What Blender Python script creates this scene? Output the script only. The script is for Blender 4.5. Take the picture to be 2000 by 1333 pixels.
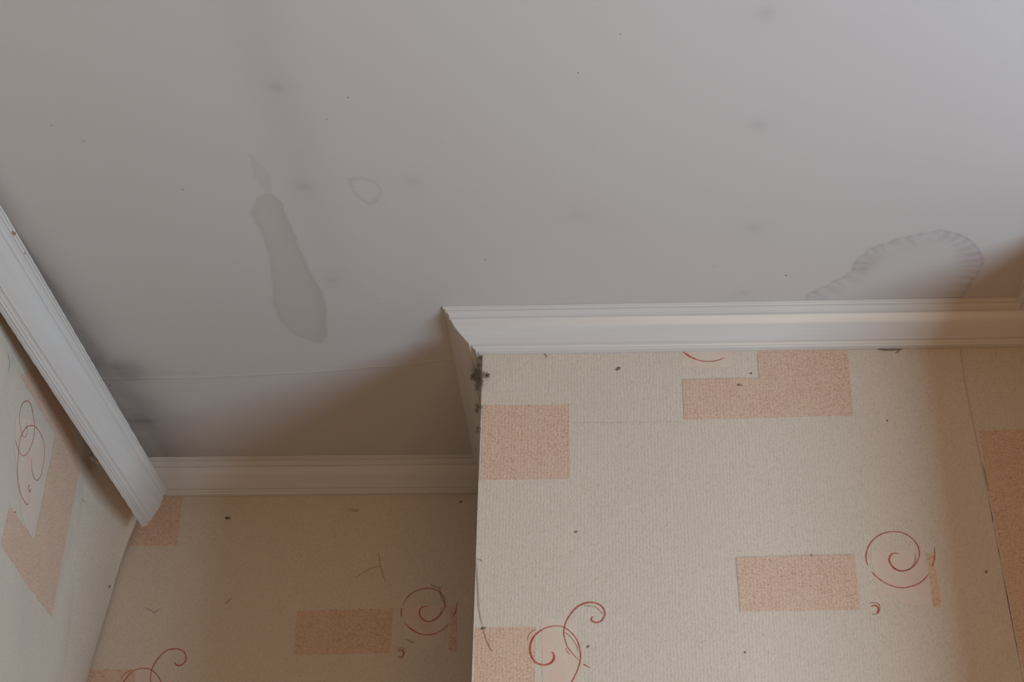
import bpy, bmesh, math, random
import numpy as np
from mathutils import Vector, Matrix

random.seed(7)
for o in list(bpy.data.objects):
    bpy.data.objects.remove(o)
scene = bpy.context.scene
COL = scene.collection

# ------------------------------------------------------------------ scale of the room (metres)
S = 1.25                    # ceiling height above the lens
CAMZ = 1.40
CEIL = CAMZ + S
Q_F, Q_PITCH, Q_YAW, Q_ROLL = 3264.84, 0.51573, 0.07794, 0.02384
YF, YB = 1.71887 * S, 2.11675 * S          # face of the projecting wall, back wall of the alcove
XC = -0.16855 * S                          # corner of the projecting wall
XL = -0.7235 * S                           # left wall
XR = 0.49083 * S                           # right wall
YREAR = -1.35
XW = 1.25 * S                              # window wall, further right, out of view
YN = 1.502 * S                              # where the right-hand nib wall starts
P0, D0 = 0.0445 * S, 0.0400 * S            # cornice projection on ceiling, drop on wall

# ------------------------------------------------------------------ camera
def cam_axes():
    cy, sy, cp, sp = math.cos(Q_YAW), math.sin(Q_YAW), math.cos(Q_PITCH), math.sin(Q_PITCH)
    F = Vector((-sy * cp, cy * cp, sp)); R = Vector((cy, sy, 0)); U = R.cross(F)
    cr, sr = math.cos(Q_ROLL), math.sin(Q_ROLL)
    return F, R * cr + U * sr, U * cr - R * sr
CF, CR, CU = cam_axes()
EYE = Vector((0, 0, CAMZ))
cam_d = bpy.data.cameras.new('camera')
cam = bpy.data.objects.new('camera', cam_d)
COL.objects.link(cam)
M = Matrix((CR, CU, -CF)).transposed().to_4x4()
M.translation = EYE
cam.matrix_world = M
cam_d.sensor_fit = 'HORIZONTAL'
cam_d.sensor_width = 36.0
cam_d.lens = Q_F / 2000 * 36.0
cam_d.clip_start = 0.02
scene.camera = cam

# ------------------------------------------------------------------ world, window light, exposure
w = bpy.data.worlds.new('world'); scene.world = w; w.use_nodes = True
bg = w.node_tree.nodes['Background']
bg.inputs[0].default_value = (0.72, 0.84, 1.0, 1); bg.inputs[1].default_value = 0.6
WY0, WY1, WZ0, WZ1 = 0.25, 1.30, CAMZ - 0.85, CEIL - 0.62      # the window opening in the right wall
ld = bpy.data.lights.new('daylight', 'AREA'); ld.shape = 'RECTANGLE'
ld.size = (WZ1 - WZ0) - 0.08; ld.size_y = (WY1 - WY0) - 0.08
ld.energy = 76.0; ld.color = (0.57, 0.79, 1.0)
lo = bpy.data.objects.new('daylight', ld); COL.objects.link(lo)
lo.location = (XW + 0.05, (WY0 + WY1) / 2, (WZ0 + WZ1) / 2)
lo.rotation_euler = (0, math.radians(90), 0)                   # shines towards -x
wl_d = bpy.data.lights.new('warm_fill', 'POINT'); wl_d.energy = 47.0; wl_d.color = (1.0, 0.72, 0.38); wl_d.shadow_soft_size = .50
wl_o = bpy.data.objects.new('warm_fill', wl_d); COL.objects.link(wl_o); wl_o.location = (0.45, -0.35, 0.80)   # unseen fill light added behind the viewer to warm the alcove shadows
scene.view_settings.view_transform = 'Standard'
scene.view_settings.look = 'None'
scene.view_settings.exposure = 0.0
scene.view_settings.gamma = 1.0
scene.view_settings.use_curve_mapping = False

# ------------------------------------------------------------------ helpers
def ray(u, v):
    return CF + CR * ((u - 1000) / Q_F) - CU * ((v - 666.5) / Q_F)
def hit(u, v, ax, val):
    """point of the real surface (an axis plane of the room) that the photo shows at u, v"""
    d = ray(u, v); t = (val - EYE[ax]) / d[ax]
    return EYE + d * t
def tag(o, label=None, cat=None, group=None, kind=None):
    if label: o['label'] = label
    if cat: o['category'] = cat
    if group: o['group'] = group
    if kind: o['kind'] = kind
    return o
def link(name, me, parent=None):
    o = bpy.data.objects.new(name, me); COL.objects.link(o)
    if parent: o.parent = parent
    return o
class MB:
    """collects polygons with a material index, builds one mesh"""
    def __init__(s): s.v = []; s.f = []; s.m = []; s.sm = []
    def add(s, vs, fs, mi=0, smooth=False):
        b = len(s.v); s.v += [tuple(p) for p in vs]
        for f in fs:
            s.f.append([b + i for i in f]); s.m.append(mi); s.sm.append(smooth)
    def box(s, a, b, mi=0):
        x0, y0, z0 = a; x1, y1, z1 = b
        s.add([(x0,y0,z0),(x1,y0,z0),(x1,y1,z0),(x0,y1,z0),(x0,y0,z1),(x1,y0,z1),(x1,y1,z1),(x0,y1,z1)],
              [(0,3,2,1),(4,5,6,7),(0,1,5,4),(1,2,6,5),(2,3,7,6),(3,0,4,7)], mi)
    def build(s, name, mats, parent=None):
        me = bpy.data.meshes.new(name)
        me.from_pydata(s.v, [], s.f)
        for m in mats: me.materials.append(m)
        me.polygons.foreach_set('material_index', s.m)
        me.polygons.foreach_set('use_smooth', s.sm)
        me.update()
        return link(name, me, parent)
def catmull(pts, n=6):
    pts = [np.array(p, float) for p in pts]; out = []
    for i in range(len(pts) - 1):
        p0 = pts[max(i-1, 0)]; p1 = pts[i]; p2 = pts[i+1]; p3 = pts[min(i+2, len(pts)-1)]
        for k in range(n):
            t = k / n
            out.append(0.5*((2*p1)+(-p0+p2)*t+(2*p0-5*p1+4*p2-p3)*t*t+(-p0+3*p1-3*p2+p3)*t**3))
    out.append(pts[-1]); return out

# ------------------------------------------------------------------ materials
class NT:
    def __init__(s, name):
        s.mat = bpy.data.materials.new(name); s.mat.use_nodes = True
        s.t = s.mat.node_tree; s.b = s.t.nodes['Principled BSDF']
    def n(s, typ, **kw):
        nd = s.t.nodes.new(typ)
        for k, v in kw.items():
            if k.startswith('i_'): nd.inputs[k[2:].replace('_', ' ')].default_value = v
            else: setattr(nd, k, v)
        return nd
    def l(s, a, b): s.t.links.new(a, b)
    def coords(s, sx=1, sy=1, sz=1):
        tc = s.n('ShaderNodeTexCoord'); mp = s.n('ShaderNodeMapping'); mp.inputs['Scale'].default_value = (sx, sy, sz)
        s.l(tc.outputs['Object'], mp.inputs['Vector']); return mp.outputs['Vector']
    def noise(s, vec, scale, detail=3, rough=.5, dist=0):
        nd = s.n('ShaderNodeTexNoise'); nd.inputs['Scale'].default_value = scale; nd.inputs['Detail'].default_value = detail
        nd.inputs['Roughness'].default_value = rough; nd.inputs['Distortion'].default_value = dist
        s.l(vec, nd.inputs['Vector']); return nd.outputs['Fac']
    def ramp(s, fac, stops):
        r = s.n('ShaderNodeValToRGB'); e = r.color_ramp.elements
        while len(e) < len(stops): e.new(0.5)
        for i, (p, c) in enumerate(stops):
            e[i].position = p; e[i].color = (*c, 1) if len(c) == 3 else c
        s.l(fac, r.inputs[0]); return r.outputs['Color']
    def mix(s, fac, a, b, blend='MIX'):
        m = s.n('ShaderNodeMix', data_type='RGBA', blend_type=blend)
        for sock, val in ((m.inputs[0], fac), (m.inputs[6], a), (m.inputs[7], b)):
            if isinstance(val, (int, float)): sock.default_value = val
            elif isinstance(val, tuple): sock.default_value = (*val, 1)
            else: s.l(val, sock)
        return m.outputs[2]
    def math(s, op, a, b=0.0):
        m = s.n('ShaderNodeMath', operation=op)
        for sock, val in ((m.inputs[0], a), (m.inputs[1], b)):
            if isinstance(val, (int, float)): sock.default_value = val
            else: s.l(val, sock)
        return m.outputs[0]
    def bump(s, h, strength, dist):
        b = s.n('ShaderNodeBump'); b.inputs['Strength'].default_value = strength; b.inputs['Distance'].default_value = dist
        s.l(h, b.inputs['Height']); s.l(b.outputs[0], s.b.inputs['Normal'])
    def attr(s, name):
        a = s.n('ShaderNodeAttribute'); a.attribute_name = name; return a.outputs['Fac']

def mat_simple(name, col, rough=.8, nscale=60, amt=.12):
    m = NT(name); n = m.noise(m.coords(), nscale)
    c2 = tuple(c * (1 - amt * 2) for c in col)
    m.l(m.ramp(n, [(.3, c2), (.7, col)]), m.b.inputs['Base Color']); m.b.inputs['Roughness'].default_value = rough
    return m.mat

PAPER = (0.610, 0.500, 0.400); ORANGE = (0.600, 0.378, 0.268); PEACH = (0.610, 0.430, 0.335)
def weave(m, along, fine, kind='paper'):
    """embossed vertical ribbing of the wallpaper. along = horizontal axis (0 x, 1 y)"""
    sc = [1, 1, 1]; sc[along] = 620.0; sc[2] = 330.0; sc[1 - along] = 30.0
    if kind == 'loose': sc[1 - along] = 400.0
    a = m.noise(m.coords(*sc), 1.0, 2, .55, .6)
    sc2 = [1, 1, 1]; sc2[along] = 480.0; sc2[2] = 640.0; sc2[1 - along] = 20.0
    b = m.noise(m.coords(*sc2), 1.0, 1, .5, 0)
    wv = m.n('ShaderNodeTexWave'); wv.bands_direction = 'X' if along == 0 else 'Y'
    wv.inputs['Scale'].default_value = 66.0 if not fine else 110.0; wv.inputs['Distortion'].default_value = 3.5; wv.inputs['Detail'].default_value = 2.5
    wv.inputs['Detail Scale'].default_value = 1.0
    sc3 = [1, 1, 1]; sc3[2] = .35
    m.l(m.coords(*sc3), wv.inputs['Vector'])
    h = m.math('ADD', m.math('MULTIPLY', a, .62), m.math('MULTIPLY', b, .25))
    return m.math('ADD', h, m.math('MULTIPLY', wv.outputs['Fac'], .13 if not fine else .22)), a
def paper_mat(name, base, along=0, kind='paper'):
    m = NT(name)
    h, a = weave(m, along, kind == 'wash', kind)
    big = m.noise(m.coords(), 6.0, 3)
    c = m.mix(big, tuple(x * .93 for x in base), base)
    if kind in ('paper', 'loose'):
        c = m.mix(m.ramp(a, [(.34, (1, 1, 1)), (.52, (0, 0, 0))]), c, tuple(x * y for x, y in zip(base, (.84, .82, .79))))
        if along == 1:
            gr = m.noise(m.coords(1, 9, 3), 1.6, 5, .62, .5)
            c = m.mix(m.ramp(gr, [(.50, (0, 0, 0)), (.74, (.32, .32, .32))]), c, (.39, .345, .29))
        d = m.noise(m.coords(1, 1, 1), 45.0, 5, .7)
        c = m.mix(m.ramp(d, [(.66, (0, 0, 0)), (.80, (.35, .35, .35))]), c, (.30, .25, .20))
    elif kind == 'block':
        sc = [1, 1, 1]; sc[along] = 330.0; sc[2] = 430.0
        g = m.noise(m.coords(*sc), 1.0, 3, .6, .8)
        c = m.mix(m.ramp(g, [(.36, (0, 0, 0)), (.58, (1, 1, 1))]), tuple(x * y for x, y in zip(base, (.80, .73, .66))),
                  tuple(p * .35 + x * .68 for p, x in zip(PAPER, base)))
        g2 = m.noise(m.coords(), 22.0, 2)
        c = m.mix(m.ramp(g2, [(.4, (0, 0, 0)), (.65, (.3, .3, .3))]), c, (.60, .43, .30))
    elif kind == 'wash':
        sc = [14.0, 14.0, 9.0]
        g = m.noise(m.coords(*sc), 2.4, 4, .6, .4)
        c = m.mix(m.ramp(g, [(.36, (0, 0, 0)), (.66, (1, 1, 1))]), tuple(x * .98 for x in PAPER), base)
    m.l(c, m.b.inputs['Base Color'])
    m.b.inputs['Roughness'].default_value = .72
    m.b.inputs['Specular IOR Level'].default_value = .25
    m.bump(h, {'loose': .6, 'paper': .75, 'block': .95, 'wash': .3}[kind], .0010)
    return m.mat
MP = {}
for ax in (0, 1):
    MP[ax] = [paper_mat('cream_embossed_wallpaper', PAPER, ax, 'paper'), paper_mat('orange_wallpaper_block', ORANGE, ax, 'block'),
              paper_mat('peach_wallpaper_wash', PEACH, ax, 'wash')]
def ink_mat():
    m = NT('russet_print'); n = m.noise(m.coords(1, 1, 1), 260.0, 3, .7)
    m.l(m.ramp(n, [(.30, (.50, .16, .10)), (.62, (.34, .035, .022))]), m.b.inputs['Base Color'])
    m.b.inputs['Roughness'].default_value = .6
    return m.mat
INK = ink_mat()
SEAM_L = mat_simple('paper_edge', (.66, .56, .46), .8, 200, .1)
SEAM_D = mat_simple('paper_seam', (.50, .40, .31), .9, 200, .1)
SPECK = mat_simple('dark_speck', (.10, .075, .055), .9, 300, .2)
DUST = mat_simple('grey_brown_dust', (.20, .155, .115), 1.0, 400, .25)
HAIR = mat_simple('cobweb_grey', (.34, .25, .17), 1.0, 400, .2)
PLASTER = mat_simple('brown_plaster', (.34, .235, .15), .95, 220, .3)
OLDGLUE = mat_simple('grey_filler', (.52, .49, .44), .9, 160, .25)

BOUNCE_PANEL = mat_simple('bounce_cut_panelling', (.24, .115, .045), .6, 8, .15)  # brown surfaces added out of view to cut and warm the bounced light
BOUNCE_PANEL_TOP = 1.60                                # height of the added panelling, below the view
def cornice_mat(streak):
    m = NT('white_painted_cornice')
    sc = [30.0, 30.0, 90.0]; sc[streak] = 4.0
    n = m.noise(m.coords(*sc), 1.0, 4, .6)
    c = m.ramp(n, [(.30, (.535, .475, .430)), (.66, (.560, .515, .475))])
    n2 = m.noise(m.coords(), 55.0, 4, .75)
    c = m.mix(m.ramp(n2, [(.70, (0, 0, 0)), (.80, (.4, .4, .4))]), c, (.40, .33, .27))
    m.l(c, m.b.inputs['Base Color'])
    m.b.inputs['Roughness'].default_value = .27; m.b.inputs['Specular IOR Level'].default_value = .5
    n3 = m.noise(m.coords(*[x * 3 for x in sc]), 1.0, 3)
    m.bump(n3, .12, .0005)
    return m.mat
CM = {0: cornice_mat(0), 1: cornice_mat(1)}

def ceiling_mat():
    m = NT('painted_ceiling')
    big = m.noise(m.coords(), 2.2, 3, .5)
    base = m.mix(big, (.500, .445, .418), (.515, .468, .440))
    c = m.mix(m.attr('water'), base, (.378, .338, .305))
    c = m.mix(m.attr('mould'), c, (.185, .150, .140))
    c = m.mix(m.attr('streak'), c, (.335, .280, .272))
    m.l(c, m.b.inputs['Base Color'])
    m.b.inputs['Roughness'].default_value = .55
    fine = m.noise(m.coords(), 330.0, 2, .5)
    wav = m.noise(m.coords(), 7.0, 2, .5)
    h = m.math('ADD', m.math('MULTIPLY', fine, .05), m.math('MULTIPLY', wav, .9))
    h = m.math('ADD', h, m.math('MULTIPLY', m.attr('ridge'), .5))
    m.bump(h, .5, .0022)
    return m.mat
CEILM = ceiling_mat()

# ------------------------------------------------------------------ ceiling with its stains
def value_noise(x, y, seed):
    rs = np.random.RandomState(seed); g = rs.rand(64, 64)
    xi = np.floor(x).astype(int); yi = np.floor(y).astype(int); fx = x - xi; fy = y - yi
    fx = fx*fx*(3-2*fx); fy = fy*fy*(3-2*fy)
    a = g[xi % 64, yi % 64]; b = g[(xi+1) % 64, yi % 64]; c = g[xi % 64, (yi+1) % 64]; d = g[(xi+1) % 64, (yi+1) % 64]
    return (a*(1-fx)+b*fx)*(1-fy) + (c*(1-fx)+d*fx)*fy
def fbm(x, y, seed, o=3):
    t = 0; amp = .5; n = 0
    for i in range(o):
        t = t + amp * value_noise(x * 2**i, y * 2**i, seed + i); n += amp; amp *= .5
    return t / n
def seg_dist(X, Y, poly, closed=True):
    """distance to a polyline and inside flag; also the length along it"""
    n = len(poly); D = np.full(X.shape, 9.0); L = np.zeros(X.shape); ins = np.zeros(X.shape, bool); acc = 0
    for i in range(n if closed else n - 1):
        x0, y0 = poly[i]; x1, y1 = poly[(i+1) % n]
        dx, dy = x1-x0, y1-y0; l2 = dx*dx+dy*dy + 1e-12
        t = np.clip(((X-x0)*dx+(Y-y0)*dy)/l2, 0, 1)
        d = np.hypot(X-x0-t*dx, Y-y0-t*dy)
        k = d < D; D = np.where(k, d, D); L = np.where(k, acc + t*math.sqrt(l2), L); acc += math.sqrt(l2)
        if closed and abs(y1 - y0) > 1e-12:
            c = ((y0 > Y) != (y1 > Y)) & (X < (x1-x0)*(Y-y0)/(y1-y0)+x0); ins ^= c
    return D, L, ins
def cpt(u, v):
    p = hit(u, v, 2, CEIL); return (p.x, p.y)
def sstep(a, b, x):
    t = np.clip((x-a)/(b-a), 0, 1); return t*t*(3-2*t)

xs = np.concatenate([[XL - .12], np.arange(XL - .02, XR + .02, .0025), np.arange(XR + .05, XW + .1, .05), [XW + .12]])
ys = np.concatenate([[YREAR - .12, -.5, .4, 1.0], np.arange(1.15, YB + .02, .003), [YB + .12]])
GX, GY = np.meshgrid(xs, ys)
ny, nx = GX.shape
water = np.zeros_like(GX); mould = np.zeros_like(GX); streak = np.zeros_like(GX); ridge = np.zeros_like(GX)
wob = (fbm(GX*90, GY*90, 3) - .5) * .006
def put(arr, val):
    np.maximum(arr, val, out=arr)
def region(pts, pad=.05):
    a = np.array(pts); return (GX > a[:, 0].min()-pad) & (GX < a[:, 0].max()+pad) & (GY > a[:, 1].min()-pad) & (GY < a[:, 1].max()+pad)
def sub(poly, closed=True, pad=.05):
    m = region(poly, pad); X = GX[m] + wob[m]; Y = GY[m] + wob[m]
    D, L, I = seg_dist(X, Y, poly, closed); return m, X, Y, D, L, I
# long drip stain: main body and the thin upper lobe
def px(s, ox, oy, pts): return [(ox + x / s, oy + y / s) for x, y in pts]
main = px(2.961, 440, 250, [(215,395),(240,378),(285,385),(330,440),(370,530),(400,610),(430,690),(465,785),(520,880),(560,950),(580,1020),(585,1110),(588,1200),(560,1245),(500,1236),(400,1195),(350,1150),(305,1105),(290,1050),(272,1000),(275,930),(272,860),(250,750),(225,660),(200,590),(165,540),(148,490),(158,440),(180,410)])
lobe = px(2.961, 440, 250, [(130,150),(165,158),(190,195),(225,225),(255,265),(265,310),(268,372),(232,372),(195,330),(165,270),(150,220)])
for poly_px, f, r in ((main, .36, .52), (lobe, .22, .30)):
    poly = [cpt(*p) for p in poly_px]
    m, X, Y, D, L, I = sub(poly)
    sd = np.where(I, D, -D)
    v = f * sstep(-.0012, .0012, sd) + (r - f) * np.exp(-((sd - .0035) / .0035)**2) * (.55 + .7 * fbm(X*60, Y*60, 9))
    a = water[m]; water[m] = np.maximum(a, v)
# the inside of the drip shades off towards its right-hand rim
poly = [cpt(*p) for p in px(2.961, 440, 250, [(300,420),(420,690),(500,860),(572,1000),(580,1150),(560,1225)])]
m, X, Y, D, L, I = sub(poly, False); water[m] += .13 * np.exp(-(D/.016)**2) * (water[m] > .2)
# small ring
poly = [cpt(*p) for p in px(2.961, 440, 250, [(712,300),(735,284),(765,282),(800,284),(835,297),(872,315),(895,335),(912,368),(900,400),(880,425),(852,432),(830,442),(795,425),(755,395),(728,360)])]
m, X, Y, D, L, I = sub(poly)
sd = np.where(I, D, -D)
rad = .5 + .5*np.sin(L*900 + 6*fbm(X*40, Y*40, 5))
v = .34*np.exp(-((sd-.0015)/.0018)**2) + .20*sstep(0, .002, sd)*(1-sstep(.004, .011, sd))*rad*fbm(X*50, Y*50, 17)*1.6
streak[m] = np.maximum(streak[m], v)
# the big arc at the right, fringed with radial streaks
arc = px(3.702, 1500, 400, [(262,700),(275,660),(300,635),(370,605),(420,580),(450,555),(500,535),(560,510),(600,480),(612,430),(640,385),(690,360),(712,328),(760,305),(800,288),(850,280),(900,262),(950,240),(1020,222),(1100,203),(1150,208),(1200,190),(1240,172),(1290,188),(1340,198),(1400,215),(1450,240),(1490,275),(1530,315),(1555,370),(1560,430),(1540,480),(1480,560),(1380,700)])
poly = [cpt(*p) for p in arc]
m, X, Y, D, L, I = sub(poly, True, .08)
Dl, Ll, _ = seg_dist(X, Y, poly, False)
sd = np.where(I, Dl, -Dl)
fade = 1 - .75*sstep(.50, .62, Ll)
rad = .5 + .5*np.sin(Ll*330 + 5*fbm(X*25, Y*25, 21))
rad = rad * (1 - sstep(.012, .045, sd))
nz = fbm(X*45, Y*45, 31)
v = (.36*np.exp(-((sd-.0018)/.0022)**2) + .62*sstep(-.001, .003, sd)*rad*nz + .10*sstep(0, .004, sd)) * fade
v += .30*np.exp(-((X-cpt(1688,521)[0])**2/.00022 + (Y-cpt(1688,521)[1])**2/.0004))
v += .22*np.exp(-((X-cpt(1882,492)[0])**2/.0003 + (Y-cpt(1882,492)[1])**2/.0003))
streak[m] = np.maximum(streak[m], v)
# soft darker band running down from the top edge
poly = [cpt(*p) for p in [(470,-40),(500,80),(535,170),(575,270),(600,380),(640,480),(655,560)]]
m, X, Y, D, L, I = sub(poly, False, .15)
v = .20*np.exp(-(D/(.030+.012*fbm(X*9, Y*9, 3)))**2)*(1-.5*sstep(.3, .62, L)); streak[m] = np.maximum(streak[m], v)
poly = [cpt(*p) for p in [(478,0),(520,170),(560,300)]]
# rust spots over the nail heads
for u, vv, r, a in ((541,171,.0105,.34),(592,365,.0095,.34),(650,547,.009,.26),(1480,245,.013,.22),(1470,445,.012,.14),(805,355,.010,.15),(1130,420,.013,.10),(1497,25,.014,.22),(1450,573,.008,.22)):
    c = cpt(u, vv); mm = (abs(GX-c[0]) < .06) & (abs(GY-c[1]) < .06)
    g = np.hypot(GX[mm]-c[0], GY[mm]-c[1]); mould[mm] = np.maximum(mould[mm], a*.62*np.exp(-(g/(r*.8))**2) + .04*np.exp(-(g/(r*2.4))**2))
# black mould creeping out from behind the left cornice
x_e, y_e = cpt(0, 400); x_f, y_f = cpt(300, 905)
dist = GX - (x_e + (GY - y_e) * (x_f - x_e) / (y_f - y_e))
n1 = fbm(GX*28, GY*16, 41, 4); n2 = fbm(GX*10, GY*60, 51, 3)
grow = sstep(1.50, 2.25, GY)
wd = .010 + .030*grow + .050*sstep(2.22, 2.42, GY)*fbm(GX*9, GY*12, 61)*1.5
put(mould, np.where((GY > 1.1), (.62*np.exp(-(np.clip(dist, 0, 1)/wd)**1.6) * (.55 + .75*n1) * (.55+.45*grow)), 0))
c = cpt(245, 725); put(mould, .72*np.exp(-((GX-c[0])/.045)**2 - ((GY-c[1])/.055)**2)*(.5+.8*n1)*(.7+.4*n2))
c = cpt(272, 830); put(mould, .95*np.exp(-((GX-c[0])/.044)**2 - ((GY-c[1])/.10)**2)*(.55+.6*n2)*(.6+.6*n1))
poly = [cpt(*p) for p in [(205,700),(262,712),(320,726),(385,730)]]
m, X, Y, D, L, I = sub(poly, False); mould[m] = np.maximum(mould[m], .22*np.exp(-(D/.004)**2)*(.4+fbm(X*50, Y*50, 7)))
# joint between two ceiling sheets
poly = [cpt(*p) for p in [(150,742),(400,738),(620,727),(800,712),(905,700)]]
m, X, Y, D, L, I = sub(poly, False)
ridge[m] = np.exp(-(D/.0028)**2)
ridge *= (GX < XC)
vv = np.stack([GX.ravel(), GY.ravel(), np.full(GX.size, CEIL)], 1).astype(np.float32)
idx = np.arange(ny*nx).reshape(ny, nx)
fc = np.stack([idx[:-1, :-1], idx[1:, :-1], idx[1:, 1:], idx[:-1, 1:]], -1).reshape(-1, 4)
# upper skin of the slab and its rim
nb = len(vv)
ext = [(xs[0], ys[0]), (xs[-1], ys[0]), (xs[-1], ys[-1]), (xs[0], ys[-1])]
specks = []
for u, v_, r in ((101,245,1.2),(680,190,1.3),(1129,142,1.1),(1535,538,1.6),(357,370,1.2),(948,507,1.0),(163,275,1.0),(215,753,1.8),(638,233,.9),(740,592,.9),(1212,66,.8),(1060,590,.8),(1395,520,.8),(482,530,.8)):
    c = hit(u, v_, 2, CEIL); specks.append((c.x, c.y, r*.0007))
allv = [vv]; allf = [fc.tolist()]; mats_i = [0]*len(fc)
extra = [(x, y, CEIL + .06) for x, y in ext]; extra_f = [[nb, nb+1, nb+2, nb+3]]
cor = [idx[0, 0], idx[0, -1], idx[-1, -1], idx[-1, 0]]
for i in range(4):
    j = (i+1) % 4; extra_f.append([int(cor[i]), int(cor[j]), nb+j, nb+i])
mi2 = [0]*5; nb2 = nb + 4
for cx, cy, r in specks:
    for k in range(6):
        a = -k*math.pi/3; extra.append((cx + r*math.cos(a)*random.uniform(.6, 1.3), cy + 1.2*r*math.sin(a), CEIL - .0004))
    extra_f.append(list(range(nb2, nb2+6))); nb2 += 6; mi2.append(1)
me = bpy.data.meshes.new('ceiling')
V = np.concatenate([vv, np.array(extra, np.float32)])
me.from_pydata(V.tolist(), [], fc.tolist() + extra_f)
me.materials.append(CEILM); me.materials.append(SPECK)
me.polygons.foreach_set('material_index', mats_i + mi2)
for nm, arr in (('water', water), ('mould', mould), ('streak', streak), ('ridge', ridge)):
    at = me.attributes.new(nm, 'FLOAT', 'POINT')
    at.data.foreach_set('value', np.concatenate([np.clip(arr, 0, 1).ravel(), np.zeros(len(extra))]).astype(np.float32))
me.update()
ceiling = link('ceiling', me)
tag(ceiling, 'off-white painted ceiling with drip-shaped, ring and arc-shaped water stains', kind='structure')

# ------------------------------------------------------------------ printed wallpaper pattern, on a given wall plane
class Wall:
    def __init__(s, ax, val, nrm):
        s.mb = MB(); s.ax = ax; s.val = val; s.n = Vector(nrm); s.layer = 0
    def P(s, u, v, off): return hit(u, v, s.ax, s.val) + s.n * off
    def poly(s, pts, mi, off, rag=.0007, step=.004):
        """a printed patch with a slightly uneven edge"""
        w3 = [s.P(u, v, off) for u, v in pts]; out = []
        for i in range(len(w3)):
            a, b = w3[i], w3[(i+1) % len(w3)]; n = max(1, int((b-a).length / step))
            for k in range(n):
                p = a.lerp(b, k/n)
                if k: p = p + Vector((random.uniform(-rag, rag) if s.ax else 0, random.uniform(-rag, rag) if s.ax != 1 else 0, random.uniform(-rag, rag)))
                out.append(p)
        bm = bmesh.new(); vs = [bm.verts.new(p) for p in out]; f = bm.faces.new(vs)
        f.normal_update()
        if f.normal.dot(s.n) < 0: f.normal_flip()
        bmesh.ops.triangulate(bm, faces=bm.faces[:])
        bm.verts.index_update()
        s.mb.add([v.co[:] for v in bm.verts], [[v.index for v in f.verts] for f in bm.faces], mi); bm.free()
    def line(s, pts, wpx, mi, off, taper=True, smooth=5, rough=.12):
        """a brush stroke; wpx = width in photo pixels at that place"""
        c = catmull(pts, smooth) if len(pts) > 2 else [np.array(p, float) for p in pts]
        c3 = [s.P(p[0], p[1], off) for p in c]
        e = (s.P(c[0][0]+1, c[0][1], off) - s.P(c[0][0], c[0][1], off)).length
        if s.ax == 0: e = (s.P(c[0][0], c[0][1]+1, off) - s.P(c[0][0], c[0][1], off)).length
        L = []; R_ = []; n = len(c3)
        for i, p in enumerate(c3):
            t = (c3[min(i+1, n-1)] - c3[max(i-1, 0)])
            if t.length < 1e-9: t = Vector((0, 0, 1))
            t.normalize(); sd = t.cross(s.n)
            f = i/(n-1); ww = wpx if not isinstance(wpx, (list, tuple)) else float(np.interp(f, np.linspace(0, 1, len(wpx)), wpx))
            if taper: ww *= min(1, .35 + 8*min(f, 1-f))
            ww *= 1 + random.uniform(-rough, rough)
            L.append(p + sd*ww*e/2); R_.append(p - sd*ww*e/2)
        vs = L + R_; fs = []
        for i in range(n-1): fs.append([i, i+1, n+i+1, n+i])
        a, b, c_ = vs[fs[0][0]], vs[fs[0][1]], vs[fs[0][2]]
        if (b-a).cross(c_-a).dot(s.n) < 0: fs = [f[::-1] for f in fs]
        s.mb.add(vs, fs, mi)
O1, O2, O3 = .00025, .00045, .0007

# -------- projecting wall
wf = Wall(1, YF, (0, -1, 0))
wf.mb.box((XC, YF, BOUNCE_PANEL_TOP), (XW + .10, YB + .10, CEIL), 0); wf.mb.box((XC, YF, 0), (XW + .10, YB + .10, BOUNCE_PANEL_TOP), 6)
B, W_, K = 1, 2, 3
def c1(p): return px(4, 900, 680, p)
def c2(p): return px(5, 1300, 680, p)
def c3(p): return px(5.714, 900, 1130, p)
def c4(p): return px(4, 1400, 1000, p)
def c7(p): return px(2.327, 1700, 760, p)
wf.poly(c1([(172,448),(848,442),(852,1030),(155,1037)]), B, O1)
wf.poly(c2([(897,15),(1775,15),(1800,300),(1838,660),(1000,682),(185,702),(165,310),(915,292)]), B, O1)
wf.poly(c2([(155,15),(655,15),(650,190),(160,190)]), W_, O1, .001)
wf.poly(c4([(150,360),(620,345),(1078,335),(1100,560),(1122,768),(183,782)]), B, O1)
wf.poly(c4([(1205,308),(1480,305),(1610,310),(1680,740),(1560,735),(1450,725),(1380,655),(1330,650),(1290,690),(1262,660),(1215,420)]), W_, O1, .0012)
wf.poly(c4([(1635,325),(1695,325),(1725,540),(1755,745),(1695,752),(1670,540)]), B, O1, .0012)
wf.poly([(929,1226),(1046,1226),(1044,1440),(925,1440)], B, O1)
wf.poly([(1057,1207),(1128,1212),(1128,1440),(1062,1440)], W_, O1, .0012)
wf.poly([(1911,842),(2040,838),(2120,1440),(2024,1440),(1979,1225),(1940,1018)], B, O1)
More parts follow.
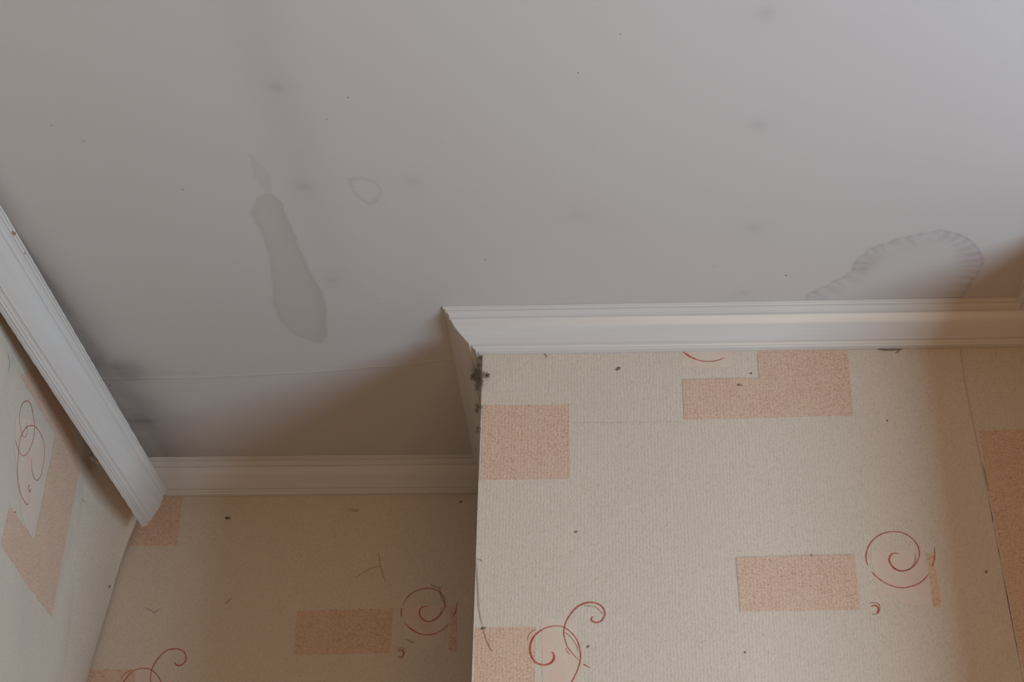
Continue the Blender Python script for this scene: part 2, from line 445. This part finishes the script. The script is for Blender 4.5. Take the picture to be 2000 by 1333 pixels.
# embossed rims and paper seam
for a in ([(1911,845),(1940,1020),(1979,1225),(2020,1430)], [(1113,792),(1114,938)], [(941,792),(937,939)], [(936,940),(1113,938)]):
    wf.line(a, 2.2, 4, O2, False)
wf.line(c2([(163,312),(172,480),(183,700)]), 1.2, 5, O2, False); wf.line(c2([(897,55),(905,180),(917,292)]), 1.2, 5, O2, False)
wf.line(c2([(165,312),(500,300),(915,294)]), 1.3, 5, O2, False); wf.line(c4([(150,358),(600,344),(1078,333)]), 1.3, 5, O2, False)
wf.line(c4([(150,358),(165,560),(183,780)]), 1.2, 5, O2, False)
wf.line([(1875,670),(1879,710),(1887,760),(1910,875),(1934,992),(1988,1276),(2020,1430)], 1.4, 5, O2, False)
wf.line([(1878,672),(1882,710),(1890,760),(1913,875),(1937,992),(1991,1276),(2023,1430)], 1.0, 4, O2, False)
wf.line([(1114,826),(1200,826),(1330,824)], .5, 5, O2, False, rough=.5)
# right spiral, stroke by stroke
wf.line(c4([(1420,330),(1395,325),(1365,335),(1347,370),(1355,405),(1385,440),(1430,462),(1480,460),(1530,435),(1565,390),(1583,340),(1575,280),(1545,230),(1500,190),(1440,163),(1375,157),(1310,168),(1250,198),(1200,250),(1170,320),(1168,380),(1182,422)]), [2.4,3.2,2.2,1.9,1.8,1.7,2.0,2.4], K, O3)
wf.line(c4([(1548,330),(1552,370),(1540,410),(1505,450),(1450,468),(1395,455),(1362,425)]), 1.1, K, O3)
wf.line(c4([(1210,470),(1260,520),(1320,560),(1400,590),(1470,595),(1550,575),(1610,540),(1658,488)]), 1.9, K, O3)
wf.line(c4([(1682,432),(1697,380),(1703,330),(1700,275)]), [2.0,1.9,1.2,.6], K, O3)
wf.line(c4([(1205,742),(1235,735),(1262,750),(1265,775),(1250,800)]), [2.0,3.0,4.2,3.0], K, O3)
wf.line(c4([(1195,718),(1230,712),(1262,722),(1278,745)]), 1.2, K, O3); wf.line(c4([(1212,795),(1232,805),(1250,803)]), 1.0, K, O3)
# lower left pair of curls
wf.line(c3([(1475,430),(1460,452),(1463,475),(1490,492),(1530,495),(1570,480),(1598,440),(1610,400),(1598,350),(1560,305),(1510,280),(1450,272),(1400,278),(1330,305),(1270,350),(1210,430),(1175,490),(1155,560),(1150,620),(1165,690),(1190,765),(1230,820),(1280,880),(1330,925)]), [3.6,3.2,2.6,2.4,2.6,2.8,2.2,1.7,1.5,1.4], K, O3)
wf.line(c3([(1370,962),(1410,985),(1455,1008)]), [2.2,1.6,.8], K, O3)
wf.line(c3([(1015,828),(1038,850),(1040,900),(1010,945),(950,970),(890,965),(830,935),(790,875),(772,800),(785,720),(820,650),(890,590),(970,550),(1060,535),(1140,545),(1210,590),(1270,650),(1315,730),(1335,820),(1338,900),(1325,970),(1290,1060),(1240,1160),(1180,1260),(1120,1350)]), [4.4,4.6,3.0,3.4,3.6,2.2,1.6,1.7,1.7,1.8,2.0,2.0], K, O3)
for a in ([(740,700),(760,640),(800,595),(845,575)], [(1380,312),(1480,318),(1540,350),(1590,410)], [(1150,600),(1190,625),(1240,675),(1290,750),(1310,830)], [(1170,780),(1190,820),(1215,855)]):
    wf.line(c3(a), .9, K, O3)
wf.line(c2([(150,20),(185,52),(240,90),(310,118),(380,132),(450,133),(520,120),(580,95)]), [1.5,2.2,1.8,2.0,1.6,1.0], K, O3)
wf.line(c2([(200,52),(250,88),(300,108)]), .9, K, O3)
front = wf.mb.build('wall_front', MP[0] + [INK, SEAM_L, SEAM_D, BOUNCE_PANEL])
tag(front, 'projecting wall in cream embossed wallpaper with orange blocks and russet spirals', kind='structure')

# -------- alcove back wall
wb = Wall(1, YB, (0, -1, 0))
wb.mb.box((XL - .10, YB, BOUNCE_PANEL_TOP), (XC, YB + .10, CEIL), 0); wb.mb.box((XL - .10, YB, 0), (XC, YB + .10, BOUNCE_PANEL_TOP), 6)
def c5(p): return px(5.128, 550, 1120, p)
def c6(p): return px(3.48, 150, 950, p)
wb.poly([(215,955),(358,955),(357,976),(345,1068),(200,1069)], B, O1)
wb.poly(c5([(155,378),(1115,348),(1100,580),(1078,800),(118,828)]), B, O1)
wb.poly(c5([(1245,322),(1640,320),(1640,700),(1500,770),(1380,760),(1350,700),(1240,690)]), W_, O1, .0012)
wb.poly(c5([(1690,330),(1750,330),(1750,785),(1675,785)]), B, O1, .0012)
wb.poly(c6([(60,1250),(395,1245),(380,1600),(0,1600)]), B, O1)
wb.poly(c6([(400,1205),(520,1200),(540,1600),(395,1600)]), W_, O1, .0012)
wb.line([(358,976),(346,1068)], 1.6, 4, O2, False); wb.line([(240,1069),(346,1068)], 1.6, 4, O2, False)
wb.line(c5([(1465,340),(1430,335),(1395,355),(1380,400),(1400,450),(1440,480),(1490,487),(1550,460),(1600,410),(1632,340),(1635,280),(1610,220),(1560,178),(1500,158),(1440,155),(1370,170),(1300,205),(1250,255),(1210,320)]), [1.6,2.6,2.0,1.5,1.4,1.4,1.4,1.6], K, O3)
wb.line(c5([(1203,350),(1197,390),(1200,440)]), 1.9, K, O3)
wb.line(c5([(1600,340),(1595,390),(1560,440),(1500,470)]), .9, K, O3)
wb.line(c5([(1228,495),(1280,550),(1350,595),(1420,618),(1500,617),(1570,595),(1630,555),(1675,508)]), [1.4,2.2,1.6,1.3,1.2], K, O3)
wb.line(c5([(1712,440),(1740,395),(1752,345),(1762,285)]), [1.8,1.6,1.5,.6], K, O3)
wb.line(c5([(1165,785),(1195,772),(1220,790),(1218,825),(1190,848),(1165,835)]), [1.2,2.2,3.2,2.0,.8], K, O3)
wb.line(c5([(1160,760),(1200,748),(1240,775)]), .9, K, O3)
wb.line(c6([(665,1200),(680,1218),(710,1218),(735,1195),(743,1165),(730,1130),(700,1112),(660,1108),(610,1120),(560,1165),(525,1215),(508,1255),(502,1300),(505,1340),(530,1400),(580,1460)]), [3.0,2.2,1.8,1.9,1.8,1.5,1.3], K, O3)
wb.line(c6([(270,1420),(290,1380),(318,1335),(360,1280),(410,1248),(460,1240),(505,1250),(545,1285),(575,1340),(590,1420),(580,1480)]), [2,1.8,1.4,1.4,1.5,1.5], K, O3)
wb.line(c6([(302,1310),(330,1275),(370,1255)]), .9, K, O3)
back = wb.mb.build('wall_back', MP[0] + [INK, SEAM_L, SEAM_D, BOUNCE_PANEL])
tag(back, 'recessed alcove wall in shadowed cream wallpaper with one spiral beside an orange block', kind='structure')

# -------- left wall
wl = Wall(0, XL, (1, 0, 0))
wl.mb.box((XL - .10, 1.15, BOUNCE_PANEL_TOP), (XL, YB, CEIL), 0); wl.mb.box((XL - .10, 1.15, 0), (XL, YB, BOUNCE_PANEL_TOP), 6); wl.mb.box((XL - .10, YREAR, 0), (XL, 1.15, CEIL), 6)
def c8(p): return px(5.557, 0, 760, p)
wl.poly([(19,988),(67,1056),(88,950),(108,850),(60,768),(40,735),(80,705),(130,800),(150,880),(155,925),(128,1061),(101,1207),(50,1138),(2,1065)], B, O1, .0012)
wl.poly([(30,815),(72,820),(90,880),(75,960),(60,1050),(42,1010),(36,940),(28,880)], W_, O1, .002)
wl.line(c8([(275,365),(290,400),(292,450),(285,500),(265,525),(240,500),(220,430),(208,340),(215,240),(240,165),(285,130),(325,160),(350,240),(365,340),(372,430),(360,540),(335,620),(300,690),(255,728),(215,700),(200,640),(215,550),(240,480),(280,420),(320,402),(370,405),(420,460),(460,540),(478,620),(478,720),(465,830),(440,940),(400,995),(365,960),(342,880),(340,800),(347,760)]), [1.3,1.0,1.0,1.2,1.6,1.2,1.2,1.3,1.8,1.6,1.2,1.2,1.6,1.2], K, O3)
wl.line(c8([(165,550),(180,620),(198,690),(190,800),(185,920),(195,1040),(225,1150),(260,1220),(290,1258),(308,1243)]), 1.3, K, O3)
wl.line(c8([(320,1040),(308,1065),(310,1100),(322,1118),(335,1090)]), 1.8, K, O3)
left = wl.mb.build('wall_left', MP[1] + [INK, SEAM_L, SEAM_D, BOUNCE_PANEL])
tag(left, 'left wall in cream wallpaper with stretched oval russet curls and orange angle block', kind='structure')

# -------- right wall with the window opening, rear wall, floor
nib = MB(); nib.box((XR, YN, 0), (XW + .10, YF, CEIL))
tag(nib.build('wall_right_nib', [MP[1][0]]), 'short nib wall closing the right end of the projecting wall', kind='structure')
rw = MB()
rw.box((XW, YREAR, 0), (XW + .10, WY0, CEIL)); rw.box((XW, WY1, 0), (XW + .10, YN, CEIL))
rw.box((XW, WY0, 0), (XW + .10, WY1, WZ0)); rw.box((XW, WY0, WZ1), (XW + .10, WY1, CEIL))
tag(rw.build('wall_right', [BOUNCE_PANEL]), 'right wall in added bounce-cutting brown panelling around the daylight window', kind='structure')
r2 = MB(); r2.box((XL - .10, YREAR - .10, 0), (XW + .10, YREAR, CEIL))
tag(r2.build('wall_rear', [BOUNCE_PANEL]), 'rear wall in added bounce-cutting brown panelling behind the viewer', kind='structure')
def floor_mat():
    m = NT('brown_wood_floor')
    n = m.noise(m.coords(1, 9, 1), 4.0, 5, .6, .5)
    m.l(m.ramp(n, [(.3, (.115, .045, .017)), (.7, (.21, .095, .038))]), m.b.inputs['Base Color']); m.b.inputs['Roughness'].default_value = .5
    return m.mat
fl = MB(); fl.box((XL - .10, YREAR - .10, -.08), (XW + .10, YB + .10, 0))
tag(fl.build('floor', [floor_mat()]), 'brown wooden floor', kind='structure')
WHITE = mat_simple('white_window_frame', (.78, .77, .75), .4, 30, .04)
wm = MB(); t = .045
for a, b in (((WY0, WZ0), (WY0 + t, WZ1)), ((WY1 - t, WZ0), (WY1, WZ1)), ((WY0 + t, WZ0), (WY1 - t, WZ0 + t)), ((WY0 + t, WZ1 - t), (WY1 - t, WZ1))):
    wm.box((XW + .06, a[0], a[1]), (XW + .095, b[0], b[1]))
win = wm.build('window_1', [WHITE]); tag(win, 'white framed window in the right wall', kind='structure')

# ------------------------------------------------------------------ cornice
# a = distance from the wall, b = drop below the ceiling, metres at unit scale
BASE = [(.0450,.0000),(.0442,.0012),(.0427,.0020),(.0404,.0053),(.0360,.0124),(.0305,.0206),(.0265,.0245),(.0231,.0275),(.0186,.0312),(.0140,.0348),(.0100,.0378),(.0058,.0400),(.0040,.0408)]
BEADS = [(.030,.013,.0008),(.098,.012,.0012),(.170,.030,-.0009),(.248,.013,.0012),(.790,.014,.0012),(.852,.026,-.0007),(.903,.008,-.0011),(.945,.017,.0012)]
def make_profile():
    c = catmull(BASE, 8); c = [np.array(p) for p in c]; L = [0.0]
    for i in range(1, len(c)): L.append(L[-1] + float(np.hypot(*(c[i]-c[i-1]))))
    out = [(0.0, 0.0), (.0450, 0.0)]; N = 130
    for k in range(1, N+1):
        t = k/N; q = t*L[-1]
        p = np.array([np.interp(q, L, [x[0] for x in c]), np.interp(q, L, [x[1] for x in c])])
        q2 = min(q + .0006, L[-1]); q1 = max(q - .0006, 0)
        d = np.array([np.interp(q2, L, [x[0] for x in c]) - np.interp(q1, L, [x[0] for x in c]), np.interp(q2, L, [x[1] for x in c]) - np.interp(q1, L, [x[1] for x in c])])
        d /= np.hypot(*d); n = np.array([d[1], -d[0]])
        e = sum(a*math.exp(-((t-m)/w_)**2) for m, w_, a in BEADS)
        p = p + n*e; out.append((float(max(p[0], 0)), float(max(p[1], .0004))))
    out.append((0.0, .0408)); return out
PROF = [(a*S, b*S) for a, b in make_profile()]
def extrude(mb, rings, mi=0, caps=True):
    n = len(rings[0]); vs = [p for r in rings for p in r]; fs = []
    for k in range(len(rings)-1):
        for i in range(n):
            j = (i+1) % n; fs.append([k*n+i, k*n+j, (k+1)*n+j, (k+1)*n+i])
    if caps: fs.append(list(range(n))[::-1]); fs.append([(len(rings)-1)*n+i for i in range(n)])
    mb.add(vs, fs, mi)
def fix_normals(o):
    bm = bmesh.new(); bm.from_mesh(o.data); bmesh.ops.recalc_face_normals(bm, faces=bm.faces[:]); bm.to_mesh(o.data); bm.free()
def cornice(name, mats, ring_at, stations, label):
    mb = MB(); extrude(mb, [ring_at(s) for s in stations])
    o = mb.build(name, mats); fix_normals(o); tag(o, label, kind='structure'); return o
def wobble(t, k): return .0005*math.sin(t*9+k) + .0003*math.sin(t*23+2*k)
NS = 30
E = .0003
def r_front(t):   # from the outer mitre to the right inner mitre
    return [((XC - a)*(1-t) + (XR - a)*t, YF - a - E, CEIL - E - b) for a, b in PROF]
cornice('trim_1', [CM[0]], r_front, [i/NS for i in range(NS+1)], 'white moulded cornice along the top of the projecting papered wall')
def r_back(t):
    return [(XL*(1-t) + (XC - a)*t, YB - a - E, CEIL - E - b) for a, b in PROF]
cornice('trim_2', [CM[0]], r_back, [i/NS for i in range(NS+1)], 'shadowed white cornice across the back of the alcove')
def r_ret(t):     # on the side of the projecting wall, running into the alcove
    return [(XC - a - E, (YF - a)*(1-t) + (YB - a)*t, CEIL - E - b) for a, b in PROF]
cornice('trim_3', [CM[1]], r_ret, [i/NS for i in range(NS+1)], 'short shadowed cornice return running into the alcove from the outer corner')
def r_right(t):
    return [(XR - a - E, (YN - a)*(1-t) + (YF - a)*t, CEIL - E - b) for a, b in PROF]
cornice('trim_4', [CM[1]], r_right, [0, .5, 1], 'white cornice along the right wall, seen only at the far right corner')
def r_nib(t):     # along the face of the nib wall, out of view
    return [((XR - a)*(1-t) + XW*t, YN - a - E, CEIL - E - b) for a, b in PROF]
cornice('trim_6', [CM[0]], r_nib, [0, 1], 'white cornice across the face of the right-hand nib wall')

# the loose left cornice: it hangs away from the ceiling and wall towards the alcove
T0, T1 = (0, 400), (324, 956)
B0, B1 = (0, 609), (278, 1030)
def on_line_at(P, Q, y, z=None):
    """point of the plane Y = y lying on the line of sight through photo line P-Q, at height z"""
    lo_, hi_ = -3.5, 1.6
    f = lambda s: hit(P[0]+(Q[0]-P[0])*s, P[1]+(Q[1]-P[1])*s, 1, y).z - z
    for _ in range(60):
        mid = (lo_+hi_)/2
        if f(mid) > 0: lo_ = mid
        else: hi_ = mid
    s = (lo_+hi_)/2; return hit(P[0]+(Q[0]-P[0])*s, P[1]+(Q[1]-P[1])*s, 1, y)
YE_T = 2.0704*S; SAG = .050*S
def sag(y): 
    t = max(0, (y - 1.45*S) / (YE_T - 1.45*S)); return SAG*t**1.5
CH = math.hypot(P0, D0 + .0006*S)
def lframe0(y):
    T = on_line_at(T0, T1, y, CEIL - .0005 - sag(y)); best = None
    for k in range(400):                            # bottom edge: same chord length, on its own photo line
        z = T.z - CH + CH*.8*k/399; d = on_line_at(B0, B1, y, z) - T; e = d.length - CH
        if e <= 0: best = d; break
        if best is None or e < (best.length - CH): best = d
    return T, math.atan2(best.z, best.x) % (2*math.pi)
_ya = [1.85, 2.0, 2.15, 2.3, 2.45, YE_T]
_an = [lframe0(y)[1] for y in _ya]
_co = np.polyfit(_ya, _an, 2)
print('loose cornice tilt', [round(math.degrees(a) - 360, 1) for a in _an])
def lframe(y):
    T = on_line_at(T0, T1, y, CEIL - .0005 - sag(y)); a = float(np.polyval(_co, max(y, 1.8)))
    return T, a
REST = math.atan2(-PROF[-2][1], -P0)
def l_ring(y, mitre=True):
    out = []
    rs = random.Random(int(y*1e4))
    for i, (a, b) in enumerate(PROF):
        if i == 0: a, b = .014, .012                # hollow back, standing off wall and ceiling
        m = (1 - a/P0)*.006 + rs.uniform(-.0009, .0009) if (mitre and y > YE_T - .001) else 0
        T, ang = lframe(y + m); ca, sa = math.cos(ang - REST), math.sin(ang - REST)
        j = rs.uniform(-.00032, .00032) if (1 <= i <= 4 or i >= len(PROF) - 6) else 0
        dx, dz = a - P0 + j, -b + abs(j)*.5
        out.append(Vector((T.x + dx*ca - dz*sa, y + m, T.z + dx*sa + dz*ca)))
    return out
YS0 = 1.45*S
ysl = [YREAR + .02, 0.0, 1.2] + [YS0 + (YE_T - YS0)*i/110 for i in range(111)]
rings = []
YS_ = 1.45*S
for y in ysl:
    if y < YS_:
        base = l_ring(YS_, False); T = lframe(YS_)[0]
        Tb = lframe(1.95)[0]; dr = (on_line_at(T0, T1, 1.75, CEIL - .0005) - on_line_at(T0, T1, 1.35, CEIL - .0005))/.40
        T2 = T + dr*(y - YS_)
        rings.append([p + (T2 - T) for p in base])
    else: rings.append(l_ring(y))
mb = MB(); extrude(mb, rings)
loose = mb.build('trim_5', [CM[1]]); fix_normals(loose)
tag(loose, 'loose white cornice on the left wall, sagging with a raw cut end', kind='structure')
print('loose cornice T x', [round(r[1].x, 3) for r in rings[::6]], 'B x', [round(r[-1].x, 3) for r in rings[::6]], 'wall', XL)

# ------------------------------------------------------------------ bits and pieces
def blob(name, mat, c, r, n=2, flat=(1, 1, 1), seed=1, amp=.35, parent=None):
    bm = bmesh.new(); bmesh.ops.create_icosphere(bm, subdivisions=n, radius=1)
    rs = random.Random(seed); ph = [rs.uniform(0, 6.28) for _ in range(6)]
    for v in bm.verts:
        p = v.co; k = 1 + amp*(math.sin(p.x*3.1+ph[0])*math.sin(p.y*3.7+ph[1]) + .6*math.sin(p.z*6.3+ph[2]+p.x*4)) + rs.uniform(-.12, .12)
        v.co = Vector((p.x*k*r*flat[0], p.y*k*r*flat[1], p.z*k*r*flat[2]))
    me = bpy.data.meshes.new(name); bm.to_mesh(me); bm.free(); me.materials.append(mat)
    o = link(name, me, parent); o.location = c; return o
def fibre(mb, pts, r):
    """a thin three-sided thread through 3-D points"""
    rings = []; n = len(pts)
    for i, p in enumerate(pts):
        t = (pts[min(i+1, n-1)] - pts[max(i-1, 0)]); t = t.normalized() if t.length > 1e-9 else Vector((0, 0, 1))
        a = t.orthogonal().normalized(); b = t.cross(a)
        rr = r*(.35 + .65*min(1, 6*min(i, n-1-i)/n))
        rings.append([p + (a*math.cos(k*2.094) + b*math.sin(k*2.094))*rr for k in range(3)])
    extrude(mb, rings)

# chips out of the loose cornice's upper edge
for (u, v), r in (((26, 455), .0028), ((48, 494), .0042), ((43, 487), .0026)):
    p = hit(u, v, 2, CEIL - .004); blob('chip', PLASTER, p, r, 2, (1, 1.4, .8), int(u), parent=loose)
# ragged filler left on the upper edge
mbf = MB()
# lump of filler behind the loose cornice
lump = blob('plaster_lump', OLDGLUE, hit(196, 900, 0, XL + .022), .019, 3, (.7, 1.35, .75), 5, .22)
tag(lump, 'rough grey lump of old filler squeezed out behind the loose left cornice', 'plaster')

# loose wallpaper lapping over the left corner of the alcove
free = catmull([(294, 940), (282, 975), (263.5, 1025), (245, 1073), (231, 1117), (217.5, 1163), (205, 1205), (190, 1255), (167, 1329), (140, 1415)], 4)
fold = catmull([(205, 880), (196, 920), (188, 960), (183, 1000), (178, 1045), (173, 1090), (168, 1130), (163, 1190), (157, 1250), (149, 1333), (140, 1418)], 4)
N1 = 40
def samp(c, t):
    f = t*(len(c)-1); i = min(int(f), len(c)-2); return c[i]*(1-(f-i)) + c[i+1]*(f-i)
rows = []
NW = 22
for k in range(N1+1):
    t = k/N1
    a = samp(free, t); lift = .010*(1-t) + .002 + .0015*math.sin(t*9)
    Pf = hit(a[0], a[1], 1, YB - lift)
    b = samp(fold, t); Pw = hit(b[0], b[1], 0, XL + .0008)
    Pw.z = Pf.z; y0 = min(Pw.y, YB - .012)
    mid = Vector((XL + .006, YB - .006 - lift, Pf.z))
    row = []
    A = Vector((XL - .0010, y0 - .075, Pf.z)); Bc = Vector((XL + .0010, y0 - .015, Pf.z)); Cc = Vector((XL + .027 - .012*t, YB - lift - .006, Pf.z)); D_ = Pf
    for j in range(NW+1):
        s = j/NW; q = A*(1-s)**3 + Bc*3*s*(1-s)**2 + Cc*3*s*s*(1-s) + D_*s**3
        row.append(q + Vector((.0006*math.sin(t*14+s*5), -.0006*abs(math.sin(t*11+3*s))*s*(1-s)*4, 0)))
    rows.append(row)
mb = MB(); vs = [p for r in rows for p in r]; nw = NW+1
mb.add(vs, [[k*nw+j, (k+1)*nw+j, (k+1)*nw+j+1, k*nw+j+1] for k in range(N1) for j in range(NW)], 0, True)
flap = mb.build('wallpaper_flap', [paper_mat('loose_wallpaper', PAPER, 0, 'loose')])
sol = flap.modifiers.new('thickness', 'SOLIDIFY'); sol.thickness = .0005; sol.offset = 0
tag(flap, 'loose cream wallpaper edge lapped over the left corner of the alcove', 'wallpaper')

# cobweb and dust down the outer corner of the projecting wall
mb = MB(); rs = random.Random(11)
def tuft(mb, c, r, n, spread, rad=.00022):
    for _ in range(n):
        d = Vector((rs.gauss(0, spread[0]), rs.gauss(0, spread[1]), rs.gauss(0, spread[2]))).normalized()
        p = c + Vector((rs.gauss(0, 1)*r*spread[0], rs.gauss(0, 1)*r*spread[1], rs.gauss(0, 1)*r*spread[2]))*.35; pts = [p]
        for k in range(5):
            d = (d + Vector((rs.gauss(0, .5), rs.gauss(0, .5), rs.gauss(0, .5)))).normalized(); p = p + d*r*.25*rs.uniform(.5, 1.2); pts.append(p)
        fibre(mb, pts, rad)
for (u, v, r, n) in ((938, 700, .006, 30), (932, 726, .011, 70), (933, 736, .014, 90), (936, 748, .010, 60), (925, 737, .010, 50), (934, 758, .009, 50), (936, 714, .007, 30),
                     (934, 795, .008, 40), (932, 804, .008, 40), (934, 838, .006, 26), (933, 846, .006, 22), (932, 880, .005, 18), (930, 905, .004, 10), (952, 733, .006, 30)):
    c = hit(u, v, 1, YF - .0035)
    tuft(mb, c, r*.70, int(n*1.9), (.7, .25, 1.0), .00022)
web = mb.build('cobweb', [mat_simple('brown_cobweb', (.20, .135, .085), 1.0, 300, .2)]); tag(web, 'dusty brown cobweb clinging to the outer corner below the cornice', 'cobweb')

def strand(name, pts, label, cat, plane=(1, YF), r=.0004, mat=None, group=None):
    mb = MB(); ax, val = plane; nrm = Vector((0, -1, 0)) if ax == 1 else (Vector((1, 0, 0)) if ax == 0 else Vector((0, 0, -1)))
    for line in pts:
        c = catmull(line, 4) if len(line) > 2 else [np.array(p, float) for p in line]
        P3 = [hit(p[0], p[1], ax, val) + nrm*(r*1.2 + .0004) for p in c]
        fibre(mb, P3, r)
    o = mb.build(name, [mat or HAIR]); tag(o, label, cat, group); return o
def dirt(name, u, v, label, cat, plane=(1, YF), r=.0018, flat=(1, .5, 1), mat=None, rot=0):
    ax, val = plane; nrm = Vector((0, -1, 0)) if ax == 1 else Vector((1, 0, 0))
    o = blob(name, mat or DUST, hit(u, v, ax, val) + nrm*(r*.35), r, 2, flat, int(u+v)); o.rotation_euler = (0, rot, 0)
    tag(o, label, cat); return o
dirt('dust_clump', 1208, 721, 'dark elongated dust clump below the cornice, between the square orange block and top arc', 'dust', r=.0024, flat=(1.7, .5, .8), rot=-.7)
dirt('dust_clump', 1445, 753, 'brown dust tuft on the upper edge of the L-shaped orange block', 'dust', r=.0022, flat=(1.6, .5, .7), mat=PLASTER, rot=.1)
dirt('dust_clump', 1733, 822, 'small black speck on bare cream paper right of the L-shaped orange block', 'dust', r=.0011, mat=SPECK)
dirt('dust_clump', 1125, 1040, 'small grey-brown dust fleck on bare paper below the square orange block', 'dust', r=.0018, flat=(1.2, .5, .7), rot=-.5)
dirt('dust_clump', 1149, 1264, 'grey dust fleck right of the lower left curl', 'dust', r=.0017, flat=(1.4, .5, .6), rot=-.7)
dirt('dust_clump', 945, 1228, 'dark dust at the top left corner of the lowest orange block', 'dust', r=.0022, flat=(1.5, .5, .7), rot=-.2)
dirt('dust_clump', 1585, 1085, 'dark crumb on the top edge of the orange block beside the spiral', 'dust', r=.0012)
dirt('dust_clump', 1926, 1118, 'faint brown smudge of dust on bare paper right of the big spiral', 'dust', r=.0017, flat=(.8, .3, 1))
dirt('dust_clump', 1467, 730, 'grey dust spot in the notch of the L-shaped orange block', 'dust', r=.0014)
dirt('dust_clump', 1455, 1275, 'tiny dust fleck on the bare paper below the orange block beside the big spiral', 'dust', r=.0012)
BK = (1, YB)
dirt('dust_clump', 445, 1013, 'brown dust clump on the alcove wall below the back cornice', 'dust', BK, .0032, (1.5, .5, .7))
dirt('dust_clump', 214, 1147, 'small black speck near the loose wallpaper edge', 'dust', (1, YB - .016), .0016, mat=SPECK)
dirt('dust_clump', 900, 981, 'small dark speck on the alcove wall under the cornice, beside the projecting wall', 'dust', BK, .0017, mat=SPECK)
dirt('dust_clump', 180, 1284, 'small dark speck on the lower part of the loose wallpaper edge', 'dust', (1, YB - .010), .0014, mat=SPECK)
dirt('dust_clump', 29, 1001, 'tiny black speck on the left wall above the orange angle block', 'dust', (0, XL), .0012, mat=SPECK)
strand('cobweb_strand', [[(214, 1010), (219, 1016), (226, 1012), (233, 1006), (236, 1002), (231, 1010), (225, 1008)], [(222, 1014), (230, 1017), (237, 1021)]], 'tangled dark hair-like cobweb on the loose wallpaper under the left cornice', 'cobweb', (1, YB - .020), .00035)
strand('cobweb_strand', [[(160, 975), (168, 985), (173, 989)]], 'single dark thread on the left wall just below the loose cornice', 'cobweb', (0, XL), .0004)
strand('cobweb_strand', [[(673, 993), (690, 1000), (699, 998), (682, 994)]], 'thin curled cobweb thread on the alcove wall under the middle of the back cornice', 'cobweb', BK, .0004)
strand('cobweb_strand', [[(690, 1132), (722, 1112), (742, 1108), (747, 1122), (752, 1136)], [(742, 1108), (741, 1090), (738, 1082)]], 'angular cobweb thread on the alcove wall above the spiral', 'cobweb', BK, .00035)
strand('cobweb_strand', [[(440, 1180), (446, 1175), (452, 1169)], [(441, 1178), (447, 1178)]], 'short brown cobweb thread on the alcove wall above the lower left curl', 'cobweb', BK, .0005)
strand('cobweb_strand', [[(282, 1188), (296, 1194), (301, 1198), (312, 1190)]], 'faint cobweb thread on the alcove wall right of the loose wallpaper edge', 'cobweb', BK, .0004)
strand('cobweb_strand', [[(860, 1148), (859, 1160), (866, 1176), (872, 1188)], [(859, 1148), (871, 1141)], [(840, 1142), (852, 1148), (859, 1148)]], 'brown cobweb thread crossing the top of the alcove spiral', 'cobweb', BK, .0005)
strand('cobweb_strand', [[(793, 1250), (803, 1254), (808, 1256)]], 'short dark thread at the lower left of the alcove spiral', 'cobweb', BK, .0007)
strand('cobweb_strand', [[(930, 1090), (934, 1150), (936, 1190), (943, 1226)], [(943, 1226), (950, 1250), (958, 1268), (963, 1274)], [(931, 1093), (938, 1094), (943, 1099)]], 'long dusty cobweb line down the left edge of the projecting wall', 'cobweb', r=.00045)
strand('cobweb_strand', [[(1748, 692), (1754, 688), (1758, 684)]], 'short brown thread under the front cornice near the paper seam', 'cobweb', r=.0006)
strand('cobweb_strand', [[(1062, 690), (1066, 695), (1070, 699)]], 'tiny brown thread under the front cornice above the square orange block', 'cobweb', r=.0006, mat=PLASTER)
strand('cobweb_strand', [[(1711, 682), (1722, 684), (1735, 685), (1762, 684)]], 'flattened grey dust line under the front cornice right of the L-shaped block', 'cobweb', r=.0010, mat=DUST)
strand('cobweb_strand', [[(1943, 688), (1946, 694), (1948, 697)]], 'tiny dark thread right of the paper seam, below the cornice', 'cobweb', r=.0004)
strand('cobweb_strand', [[(14, 690), (17, 700), (18, 712), (16, 728)]], 'fine dark crack-like hair on the left wall beneath the loose cornice', 'cobweb', (0, XL), .0003)
